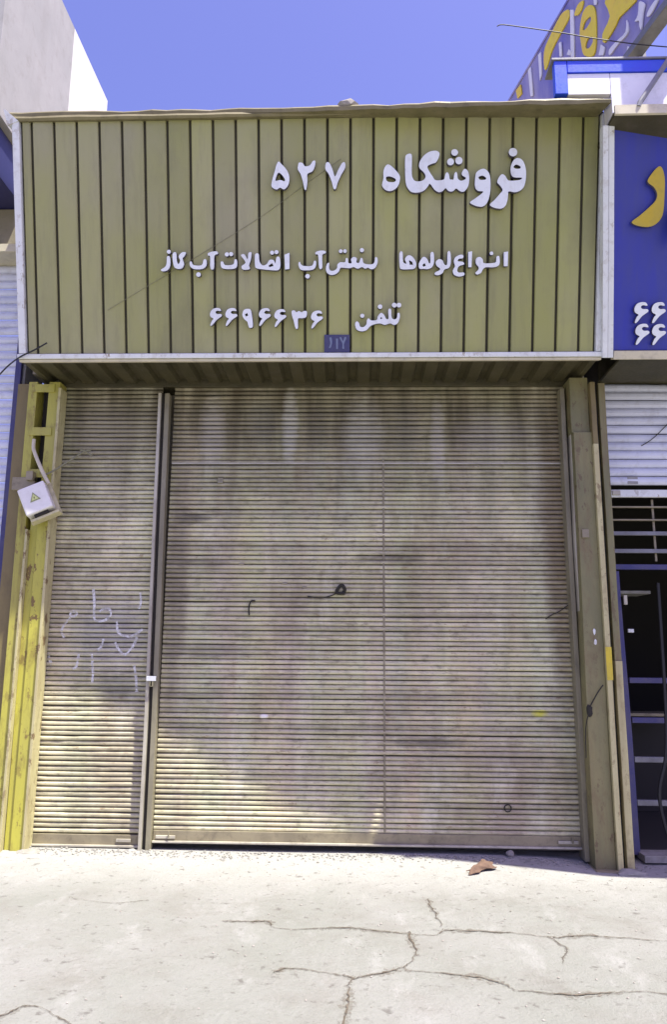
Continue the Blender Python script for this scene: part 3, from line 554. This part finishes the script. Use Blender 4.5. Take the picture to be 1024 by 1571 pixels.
# bottom bars
def bar(parent, h, z, m=M_bar, lip=True):
    box('bottom_bar', m, parent, -h, h, -.022, .012, z, z+.088, .004)
    if lip: box('bar_lip', M_rail_bright, parent, -h, h, -.050, -.024, z-.004, z+.012, .003)
bar(sl, hL, .035); bar(sr, hR, .075)
box('seam_strip', M_seam, sr, .235-.095-.008, .235-.095+.008, -.0155, -.011, .17, 3.3, .001)
for xx, zz in ((-1.55, .115), (1.70, .12)):
    d = MB().box(xx-.095-.08, xx-.095+.08, -.040, -.024, zz-.012, zz+.012).build('slide_bolt', M_rail_bright, sr, .003)
    MB().tube([(xx-.095+.03, -.055, zz-.002), (xx-.095+.03, -.055, zz+.05)], .007).build('bolt_handle', M_rail, d)
MB().box(.28, .40, -.040, -.024, .07, .095).build('slide_bolt', M_rail_bright, sl, .003)
box('pale_slat', M_rail_bright, sr, -hR+.005, hR-.005, -.0175, -.0105, 3.238, 3.252, .002)
# lock plate, ring and hooks on the wide shutter
kx = .095
box('lock_plate', M_rail, sr, -1.209-kx-.024, -1.209-kx+.024, -.022, -.008, 3.062, 3.112, .003)
MB().tube([(1.23-kx+.028*math.cos(a*math.pi/6), -.020, .371+.028*math.sin(a*math.pi/6)) for a in range(13)], .005).build('ring', M_dark, sr)
MB().tube(smooth_line([(-.11-kx,-.016,2.10),(-.10-kx,-.045,2.13),(-.124-kx,-.05,2.165),(-.155-kx,-.04,2.14),(-.17-kx,-.03,2.10),(-.10-kx,-.04,2.095)], 4), .015).build('hook', M_dark, sr)
MB().tube(smooth_line([(-.17-kx,-.025,2.10),(-.22-kx,-.022,2.075),(-.31-kx,-.02,2.055),(-.42-kx,-.018,2.07)], 4), .005).build('hook_wire', M_dark, sr)
MB().tube(smooth_line([(-.87-kx,-.02,2.03),(-.905-kx,-.025,2.025),(-.922-kx,-.026,1.97),(-.918-kx,-.022,1.905)], 4), .006).build('hook', M_dark, sr)
MB().tube(smooth_line([(1.60-kx,-.02,1.89),(1.66-kx,-.025,1.93),(1.70-kx,-.024,1.945),(1.79-kx,-.03,2.005)], 4), .0045).build('hook_wire', M_dark, sr)
for xx, zz in ((-1.0, 2.35), (-.45, 2.15), (-.62, 2.18)): lump('dent', M_bar, (xx-kx, -.011, zz), (.03, .006, .012), int(xx*100)+300, sr, 1)
# chalk scribble on the narrow shutter
GRAF = [[(-2.449,1.934),(-2.414,1.909),(-2.437,1.885),(-2.471,1.901),(-2.449,1.934)],[(-2.469,1.876),(-2.507,1.827),(-2.536,1.762),(-2.507,1.706)],[(-2.283,2.123),(-2.266,1.992),(-2.263,1.902),(-2.244,1.853),(-2.169,1.854),(-2.117,1.903),(-2.134,1.952),(-2.184,1.952),(-2.215,1.927)],[(-2.061,1.846),(-2.038,1.749),(-1.938,1.718),(-1.874,1.751),(-1.834,1.783)],[(-1.868,2.093),(-1.862,1.994),(-1.877,1.953)],[(-2.066,1.669),(-2.012,1.589),(-1.962,1.573),(-1.901,1.654),(-1.88,1.718)],[(-2.167,1.7),(-2.18,1.636),(-2.21,1.603)],[(-2.373,1.57),(-2.382,1.474),(-2.413,1.442)],[(-2.258,1.571),(-2.239,1.412),(-2.241,1.333)],[(-2.635,1.552),(-2.596,1.472)],[(-1.891,1.478),(-1.869,1.383),(-1.854,1.258)]]
lx = -(2.70+1.765)/2
for P in GRAF:
    pts = smooth_line([(x-lx, 0, z) for x, z in P], 8); vs = []; n = len(pts)
    for i, p in enumerate(pts):
        tg = (pts[min(i+1, n-1)]-pts[max(i-1, 0)]); tg = tg.normalized() if tg.length > 1e-6 else Vector((1, 0, 0))
        nn = Vector((-tg.z, 0, tg.x))*random.uniform(.007, .013)
        for s_ in (-1, 1):
            q = p+nn*s_; vs.append((q.x, -.0150, q.z))
    MB().poly(vs, [(2*i, 2*i+2, 2*i+3, 2*i+1) for i in range(n-1)]).build('chalk_stroke', M_chalk, sl)

# ------------------------------------------------------------------ post between the shutters
post = empty('door_post', (-1.71, -.03, 0))
tag(post, 'slim upright steel post between the narrow and the wide shutter', 'post')
def bent(name, m, x0, x1, y0, y1, z0, z1, parent, amp=.006, n=14, lean=0, seed=1):
    rnd = random.Random(seed); vs = []; fs = []
    p = [rnd.uniform(0, 6) for _ in range(2)]
    for i in range(n+1):
        t = i/n; z = z0+(z1-z0)*t; d = amp*(math.sin(3.3*t+p[0])+.6*math.sin(8*t+p[1]))-lean*t
        vs += [(x0+d, y0, z), (x1+d, y0, z), (x1+d, y1, z), (x0+d, y1, z)]
    for i in range(n):
        for j in range(4): fs.append((i*4+j, i*4+(j+1) % 4, (i+1)*4+(j+1) % 4, (i+1)*4+j))
    fs += [(3, 2, 1, 0), tuple(n*4+j for j in range(4))]
    return MB().poly(vs, fs).build(name, m, parent, .003)
bent('guide_rail', M_rail_bright, -.045, -.018, -.055, .035, .02, 3.88, post, .004, lean=.035, seed=2)
bent('web', M_dark, -.017, .012, -.025, .03, .02, 3.88, post, .004, lean=.035, seed=2)
bent('guide_rail', M_rail, .013, .055, -.045, .035, .02, 3.88, post, .004, lean=.035, seed=2)
box('base_plate', M_bar, post, -.07, .07, -.07, .035, 0, .018)
lt = box('latch', M_white, post, -.045, .035, -.075, -.058, 1.352, 1.392)
MB().tube([(-.01, -.08, 1.35), (-.012, -.082, 1.31), (.012, -.082, 1.31), (.01, -.08, 1.35)], .006).build('padlock_shackle', M_rail, post)

# ------------------------------------------------------------------ left column: yellow, two channels tied by batten plates
lc = empty('steel_column', (-2.84, -.1, 0))
tag(lc, 'yellow painted built-up steel column left of the narrow shutter, behind the meter box', 'column', 'steel columns framing the shopfront')
ox = -2.84
bent('back_plate', M_ochre, -3.06-ox, -2.935-ox, -.01, .10, 0, 3.96, lc, .002, seed=4)
bent('channel', M_yellow, -2.93-ox, -2.852-ox, -.06, .10, 0, 3.96, lc, .003, lean=.01, seed=5)
bent('channel', M_yellow, -2.765-ox, -2.665-ox, -.055, .10, 0, 3.96, lc, .003, lean=-.005, seed=6)
bent('flange_edge', M_strip, -2.664-ox, -2.640-ox, -.075, .07, 0, 3.90, lc, .002, seed=6)
bent('flange_edge', M_strip, -2.851-ox, -2.83-ox, -.085, .05, 0, 2.62, lc, .002, seed=5)
bent('web_plate', M_yellow, -2.829-ox, -2.766-ox, -.035, .06, 0, 3.02, lc, .002, seed=7)
box('web', M_dark, lc, -2.848-ox, -2.768-ox, .07, .098, 3.03, 3.95)
for z in (3.46, 3.86, 3.08): box('batten_plate', M_yellow, lc, -2.90-ox, -2.70-ox, -.068, -.0605, z, z+.075, .002)
box('base_plate', M_ochre, lc, -3.02-ox, -2.63-ox, -.10, .10, -.01, .015)
# ------------------------------------------------------------------ right column
rc = empty('steel_column', (1.98, -.15, 0))
tag(rc, 'weathered grey green steel column right of the wide shutter with pale edge strips', 'column', 'steel columns framing the shopfront')
ox = 1.98
bent('guide_rail', M_rail, 1.80-ox, 1.838-ox, .03, .20, .0, 3.9, rc, .003, lean=.01, seed=8)
bent('guide_lip', M_rail_bright, 1.840-ox, 1.862-ox, -.02, .10, 1.95, 3.75, rc, .005, lean=-.01, seed=9)
bent('face_plate', M_grey_col, 1.842-ox, 2.000-ox, -.10, .15, -.05, 3.46, rc, .004, lean=-.008, seed=10)
bent('edge_strip', M_strip, 2.003-ox, 2.045-ox, -.135, .10, -.05, 3.35, rc, .003, seed=11)
bent('groove', M_dark, 2.0465-ox, 2.080-ox, -.06, .10, -.05, 3.9, rc, .003, seed=11)
bent('edge_strip', M_ochre, 2.003-ox, 2.045-ox, -.13, .10, 3.352, 3.9, rc, .003, seed=11)
bent('edge_strip', M_strip, 2.082-ox, 2.138-ox, -.115, .10, -.05, 1.55, rc, .003, seed=12)
bent('edge_strip', M_grey_col, 2.082-ox, 2.138-ox, -.10, .10, 1.552, 3.9, rc, .003, seed=12)
bent('upper_plate', M_grey_col, 1.845-ox, 2.00-ox, -.07, .15, 3.462, 3.96, rc, .003, seed=10)
box('paint_patch', M_brightyellow, rc, 2.000-ox, 2.048-ox, -.1395, -.1365, 1.40, 1.66, .001)
box('weld_plate', M_bar, rc, 1.872-ox, 1.93-ox, -.112, -.102, 2.55, 2.62)
lump('bolt_hole', M_dark, (1.86-ox, -.103, 1.16), (.028, .012, .05), 5, rc, 2)
MB().tube(smooth_line([(1.86-ox,-.11,1.19),(1.92-ox,-.13,1.30),(1.97-ox,-.12,1.36)], 4), .005).build('wire_end', M_dark, rc)
MB().tube(smooth_line([(1.85-ox,-.11,1.15),(1.815-ox,-.12,1.02),(1.81-ox,-.11,.8)], 4), .004).build('wire_end', M_dark, rc)
for xx, zz in ((1.93, 1.78), (1.935, 1.70)): lump('paint_drop', M_white, (xx-ox, -.101, zz), (.012, .004, .03), int(zz*100), rc, 1)
box('base_plate', M_bar, rc, 1.83-ox, 2.12-ox, -.16, .1, -.04, -.02)

# ------------------------------------------------------------------ meter box hanging askew on the left column
mbx = empty('electric_meter_box', (-2.72, -.30, 2.852), (R(-6), R(-25), R(8)))
tag(mbx, 'white electric meter box with hazard triangle, hanging tilted on the yellow column', 'meter box')
box('casing', M_boxw, mbx, -.115, .115, -.055, .055, -.125, .125, .012)
box('backboard', M_boxy, mbx, -.118, .145, .058, .09, -.175, .13, .004)
box('tray', M_boxy, mbx, -.10, .145, -.02, .056, -.178, -.155, .004)
box('cable_gland', M_dark, mbx, -.06, .06, -.03, .04, -.153, -.127, .003)
tri = glyph_mesh('hazard_triangle', [[(-.045,-.035),(.045,-.035),(.0,.045)]], .002, 0)
link('hazard_triangle', tri, plain('hazard_outline', (.25, .27, .12), .5), mbx, (0, -.0575, .01))
tri = glyph_mesh('hazard_fill', [[(-.030,-.026),(.030,-.026),(.0,.028)]], .002, 0)
link('hazard_fill', tri, plain('hazard_yellow', (.55, .60, .22), .5), mbx, (0, -.0592, .01))
link('hazard_bolt', glyph_mesh('hazard_bolt', [[(-.006,-.016),(.004,.002),(-.002,.002),(.006,.016),(-.008,-.002),(-.002,-.002)]], .001, 0), M_dark, mbx, (0, -.0608, .004))
tag(MB().tube(smooth_line([(-2.845,-.17,3.42),(-2.83,-.20,3.33),(-2.77,-.24,3.22),(-2.70,-.27,3.10),(-2.64,-.27,3.0)], 5), .016, 8).build('conduit', M_cream), 'beige conduit pipe coming down into the tilted meter box', 'pipe')
tag(MB().box(-2.86,-2.80,-.24,-.16,3.04,3.12).box(-2.995,-2.80,-.2,-.165,2.96,3.075).build('bracket', M_bar, bevel=.004), 'dark rusty bracket just above the meter box', 'bracket')
tag(MB().tube(smooth_line([(-2.70,-.24,3.08),(-2.62,-.22,3.13),(-2.55,-.20,3.19),(-2.46,-.16,3.27),(-2.40,-.13,3.325),(-2.35,-.12,3.335)], 4), [.008]*20+[.012], 6).tube([(-2.44,-.14,3.335),(-2.40,-.13,3.328),(-2.36,-.12,3.30),(-2.335,-.12,3.285)], .009, 6).build('cable', M_cable), 'stiff dark cable end reaching from the meter box over the narrow shutter', 'cable')
tag(MB().tube(smooth_line([(-3.08,-.45,3.90),(-2.95,-.55,3.955),(-2.80,-.66,3.99),(-2.68,-.68,4.04),(-2.57,-.69,4.10)], 5), .007, 6).build('cable', M_black), 'black cable looping under the left corner of the olive sign', 'cable')

# ------------------------------------------------------------------ right neighbour: shop building with half-open shutter and grille door
rb = empty('shop_building', (3.8, 0, 0))
tag(rb, 'neighbouring shop at the right edge with a dark open interior below its shutter', 'building')
o2 = (3.8, 0, 0)
def rp(name, m, *a, **k): return wpart(name, m, *a, parent=rb, off=o2, **k)
rp('wall', M_wall, 2.165, 2.215, .03, .40, 0, 4.0)
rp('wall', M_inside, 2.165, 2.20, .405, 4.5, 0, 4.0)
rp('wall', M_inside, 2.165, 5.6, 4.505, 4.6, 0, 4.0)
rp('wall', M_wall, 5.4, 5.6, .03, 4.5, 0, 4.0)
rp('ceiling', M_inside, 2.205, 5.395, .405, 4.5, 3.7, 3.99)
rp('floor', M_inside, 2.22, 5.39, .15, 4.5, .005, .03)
rp('header_beam', M_soffit, 2.165, 5.6, -.03, .40, 4.01, 5.70)
rp('roof', M_wall, 2.065, 5.7, -.6, 6, 5.71, 5.83)
rp('threshold', M_cement, 2.29, 5.39, -.05, .145, -.02, .035)
rp('shelf', M_cement, 2.35, 2.85, .9, 1.25, 2.18, 2.21); rp('shelf', M_bar, 2.30, 3.2, 1.3, 1.6, 1.0, 1.03)
rp('counter', M_inside, 2.6, 4.4, 1.7, 2.2, .031, .95)
BIG = [(.004, .074), (.004, 0), (0, 0), (-.012, .008), (-.022, .026), (-.022, .048), (-.012, .066), (0, .074)]
ns, hN = shutter('roller_shutter', 2.225, 5.36, .07, 2.955, 3.98, M_neigh_shut, 'half raised pale blue white roller shutter of the right-hand shop', .0785, BIG, barh=.115)
box('bottom_bar', M_white, ns, -hN, hN, -.02, .012, 2.958, 3.025, .004)
MB().box(-hN+.02, -hN+.09, -.035, -.022, 2.975, 3.015).build('slide_bolt', M_rail_bright, ns, .003)
box('patch', M_greywall, ns, -hN+.16, -hN+.25, -.027, -.0235, 3.075, 3.14, .001)
MB().tube(smooth_line([(-hN+.30,-.03,3.42),(-hN+.42,-.035,3.50),(-hN+.62,-.03,3.70)], 4), .004).build('hanging_wire', M_dark, ns)
gd = empty('grille_door', (2.26, .10, 0))
tag(gd, 'blue metal grille door with horizontal bars in the right-hand shop entrance', 'door')
bent('stile', M_bluepaint, -.03, .045, -.025, .025, .01, 2.31, gd, .003, lean=.03, seed=14)
bent('stile', M_bluepaint, 1.0, 1.06, -.025, .025, .01, 2.31, gd, .003, seed=15)
for z, m in ((.385, M_steel), (.725, M_steel), (1.04, M_bluepaint), (1.365, M_bluepaint), (2.325, M_bluepaint)):
    box('rail', m, gd, .047, .998, -.018, .018, z, z+.045, .004) if z < 2 else box('rail', m, gd, -.06, 1.06, -.018, .018, z, z+.045, .004)
for z, hh, m in ((2.47, .035, M_steel), (2.625, .035, M_steel), (2.755, .015, M_bar), (2.87, .015, M_bar)): box('transom_bar', m, gd, -.055, 1.6, -.015, .015, z, z+hh, .003)
for xx in (.30, .31): pass
box('mullion', M_bar, gd, .345, .365, .017, .03, 2.40, 2.95)
box('handle', M_white, gd, .052, .10, -.045, -.02, 1.785, 1.815)
box('hinge', M_rail_bright, gd, .03, .06, -.05, -.027, 2.02, 2.10)
tag(MB().tube(smooth_line([(2.56,-.02,2.2),(2.55,-.02,1.2),(2.52,-.03,.80),(2.455,-.03,.56),(2.45,-.03,.40),(2.49,-.05,.16),(2.52,-.05,.06)], 6), .014, 6).build('cable', M_black), 'black cable hanging in front of the blue grille door', 'cable')

# blue sign over it
TH2 = math.atan2(.63, 1.60)
bs = empty('shop_sign', (2.085, -.62, 4.01), (TH2, 0, 0))
tag(bs, 'deep blue shop sign with gold letter and white digits, cut by right picture edge', 'sign')
H2 = 1.715
vs = [(x, y, z) for y in (-.012, .02) for x, z in ((0, .03), (3.4, .03), (3.4, H2), (-.104, H2))]
MB().poly(vs, [(0,1,2,3),(7,6,5,4),(0,4,5,1),(1,5,6,2),(2,6,7,3),(3,7,4,0)]).build('panel', M_blue, bs, .003)
bent('side_trim', M_white, -.094, -.052, -.055, .03, -.03, H2, bs, .001, lean=.104, seed=21)
bent('side_trim', M_white, -.048, -.004, -.045, .03, -.03, H2, bs, .001, lean=.104, seed=21)
box('bottom_trim', M_cream, bs, -.002, 3.4, -.05, .03, -.045, .026, .006)
box('frame', M_steel, bs, .02, 3.38, .035, .12, .05, 1.62)
letters(BLUE_LETTERS, bs, {'re': M_gold, 'six': M_letter}, -.038, .034, .001, 0, M_return)
iv2 = (Matrix.Translation((2.085, -.62, 4.01)) @ Matrix.Rotation(TH2, 4, 'X')).inverted()
def ledge(name, m, y_in, z0, z1, front=0):  # ledge deepened out of view; the added depth shades right column and shutter
    a, c = (1.935, 1.40+front, 0), (3.6, 1.73+front, -.25); e = (5.5, 1.73+front, -.25)
    vs = []
    for x, P, dz in (a, c, e):
        vs += [(x, -P, 5.60+dz+z0), (x, -P, 5.60+dz+z1), (x, y_in if y_in else -P+.022, 5.60+(dz if not y_in else 0)+z1), (x, y_in if y_in else -P+.022, 5.60+(dz if not y_in else 0)+z0)]
    fs = [(0,1,2,3), (11,10,9,8)]+[(k*4+q, k*4+(q+1) % 4, k*4+4+(q+1) % 4, k*4+4+q) for k in (0, 1) for q in range(4)]
    MB().poly([tuple(iv2 @ Vector(p)) for p in vs], fs).build(name, m, bs)
ledge('ledge', M_soffit, -.6, -.01, .02)
ledge('top_trim', M_cream, 0, -.015, .06, .026)
vs = [tuple(iv2 @ Vector(p)) for p in [(x, y, z) for z in (3.99, 4.01) for x, y in ((2.17, -.57), (5.5, -.57), (5.5, -.04), (2.17, -.04))]]
MB().poly(vs, [(0,3,2,1),(4,5,6,7),(0,1,5,4),(1,2,6,5),(2,3,7,6),(3,0,4,7)]).build('soffit', M_soffit, bs)
tag(lump('lamp_housing', M_black, tuple(iv2.inverted() @ Vector((.385, -.10, .98))), (.04, .06, .14), 21, None, 2, .12), 'black lamp housing on the blue sign at right picture edge', 'lamp')

# blue-framed light box standing on the roofs
lb = empty('light_box', (3.1, -1.36, 5.645))
tag(lb, 'white light box with bright blue border standing above the blue sign', 'sign')
w0, w1 = 1.515-3.1, 2.0
box('face', M_bwhite, lb, 1.94-3.1, w1, .002, .18, .0, .345, .003)
box('face', M_bwhite, lb, w0+.10, 1.937-3.1, .002, .05, .165, .345, .003)
box('border', M_brightblue, lb, w0, w0+.097, -.010, .05, .165, .45, .004)
box('border', M_brightblue, lb, w0+.10, w1, -.010, .18, .348, .45, .004)
box('top_cap', M_steel, lb, w0-.02, w1, -.02, .19, .453, .470, .003)
tag(MB().tube([(2.10,-1.45,5.62),(2.115,-1.45,5.66),(2.37,-1.45,6.05),(2.7,-1.45,6.55)], .02, 8).build('strut', M_steel), 'dark slanting steel strut in front of the white light box', 'strut')

# ------------------------------------------------------------------ billboard on the roof, running away from the street
d = Vector((.22144, -.97517, 0))                     # towards the street
bb = empty('roof_billboard', (1.823, 1.538, 8.115), (0, 0, math.atan2(d.y, d.x)))
tag(bb, 'blue roof billboard with big yellow and white lettering, seen at a slant', 'billboard')
# local x runs towards the street, local -y faces the left (towards us)
box('board', M_bblue, bb, -.02, 3.42, .0, .06, -1.40, 0, .004)
box('bottom_beam', M_steel, bb, -.02, 3.42, -.03, .09, -1.475, -1.403, .004)
box('top_edge', M_bblue, bb, -.02, 3.42, -.012, .08, .003, .03, .004)
for xx in (.25, 1.3, 2.35): box('support_post', M_steel, bb, xx, xx+.06, .065, .125, -2.28, -.02)
letters(BOARD_LETTERS, bb, {'yellow_letter': M_byellow, 'white_letter': M_bwhite, 'stripe': M_bwhite}, -.010, .012, .001, .006)

# ------------------------------------------------------------------ left neighbour
ln = empty('shop_building', (-4.2, 0, 0))
tag(ln, 'left neighbouring building with grey and white upper wall, cut by left picture edge', 'building')
o3 = (-4.2, 0, 0)
def lp(name, m, *a, **k): return wpart(name, m, *a, parent=ln, off=o3, **k)
lp('upper_wall', M_greywall, -6.2, -3.10, -.90, .545, 6.15, 8.293)
lp('upper_wall', M_whitewall, -6.2, -3.10, .549, 1.645, 5.9, 8.293)
lp('fascia', plain('navy_fascia', (.03, .03, .10), .5), -6.2, -3.16, -.80, .0, 5.70, 6.14)
lp('wall', M_wall, -6.2, -3.12, -.12, .3, 5.28, 5.69)
lp('ledge', M_cream, -6.2, -3.12, -.22, .3, 5.20, 5.277)
lp('wall', M_greywall, -3.13, -3.065, .02, .4, 0, 5.19)
lp('wall', M_wall, -6.2, -6.0, .02, .4, 0, 5.19)
ls, hl = shutter('roller_shutter', -5.98, -3.14, .05, 0, 5.16, M_neigh_shut, 'pale blue white roller shutter of the left neighbour at the picture edge', .0785, BIG, barh=.10)
box('bottom_bar', M_white, ls, -hl, hl, -.02, .012, .01, .098, .004)
box('guide_rail', M_bluepaint, ls, hl+.005, hl+.06, -.09, -.05, 0, 5.15)

# ------------------------------------------------------------------ overhead wire
tag(MB().tube(smooth_line([(1.105,-1.3,6.48),(1.139,-1.3,6.494),(1.241,-1.3,6.48),(1.596,-1.3,6.413),(1.897,-1.3,6.348),(2.416,-1.3,6.267),(3.6,-1.3,6.165)], 6), .0045, 5).build('cable', M_black), 'thin overhead cable crossing the sky in front of the billboard', 'cable')

# ------------------------------------------------------------------ litter and rubble on the pavement
bm = bmesh.new(); bmesh.ops.create_grid(bm, x_segments=14, y_segments=8, size=1)
rnd = random.Random(4)
for v in bm.verts:
    x, y = v.co.x, v.co.y; f = 1-.35*abs(y)
    v.co = Vector((x*.17*f+.03*math.sin(4*y), y*.05*(1+.4*math.sin(3*x)), .012+.045*max(0, 1-x*x)*max(0, 1-y*y)+.012*math.sin(7*x+3*y)*max(0, 1-y*y)+rnd.uniform(0, .008)))
me = bpy.data.meshes.new('rag'); bm.to_mesh(me); bm.free()
rag = link('rag', me, M_wood, None, (.94, -.42, ground_z(.94, -.42)+.004)); rag.rotation_euler = (0, 0, R(48))
rag.modifiers.new('thick', 'SOLIDIFY').thickness = .006
tag(rag, 'crumpled brown rag lying on the pavement before the wide shutter', 'rag')
tag(lump('stone', M_stone, (1.23, -.06, ground_z(1.23, -.06)+.018), (.035, .03, .025), 8), 'small pale stone against the bottom bar of the wide shutter', 'stone')
tag(lump('cement_lump', M_cement, (-2.60, -.15, -.005), (.11, .07, .04), 9), 'rough cement lump at the foot of the yellow column', 'cement')
tag(lump('cement_lump', M_cement, (-1.79, -.09, .0), (.06, .05, .035), 10), 'rough cement lump at the foot of the slim door post', 'cement')
tag(lump('cement_lump', M_cement, (2.10, -.31, -.045), (.12, .07, .04), 11), 'rough cement lump at the foot of the grey green column', 'cement')
def pebbles(name, m, n, seed, spots):
    rnd = random.Random(seed); pv = MB()
    for i in range(n):
        x, y, r = spots(rnd); z = ground_z(x, y)+r*.4
        a = [rnd.uniform(.6, 1.3)*r for _ in range(6)]
        pv.poly([(x-a[0], y, z), (x+a[1], y, z), (x, y-a[2], z), (x, y+a[3], z), (x, y, z-r*.6), (x, y, z+a[5]*.7)],
                [(0,2,5),(2,1,5),(1,3,5),(3,0,5),(2,0,4),(1,2,4),(3,1,4),(0,3,4)])
    return pv.build(name, m)
tag(pebbles('grit', M_stone, 700, 1, lambda q: (q.uniform(-3.2, 3.2), q.uniform(-3.6, -.1), q.uniform(.002, .008))), 'scattered grit and tiny pebbles on the pavement', 'grit', kind='stuff')
tag(pebbles('rubble_dust', M_cement, 900, 2, lambda q: (q.uniform(-2.7, 2.3), -.075-abs(q.gauss(0, .07)), q.uniform(.003, .013))), 'crumbs of mortar and dust gathered along the foot of the shutters', 'rubble', kind='stuff')
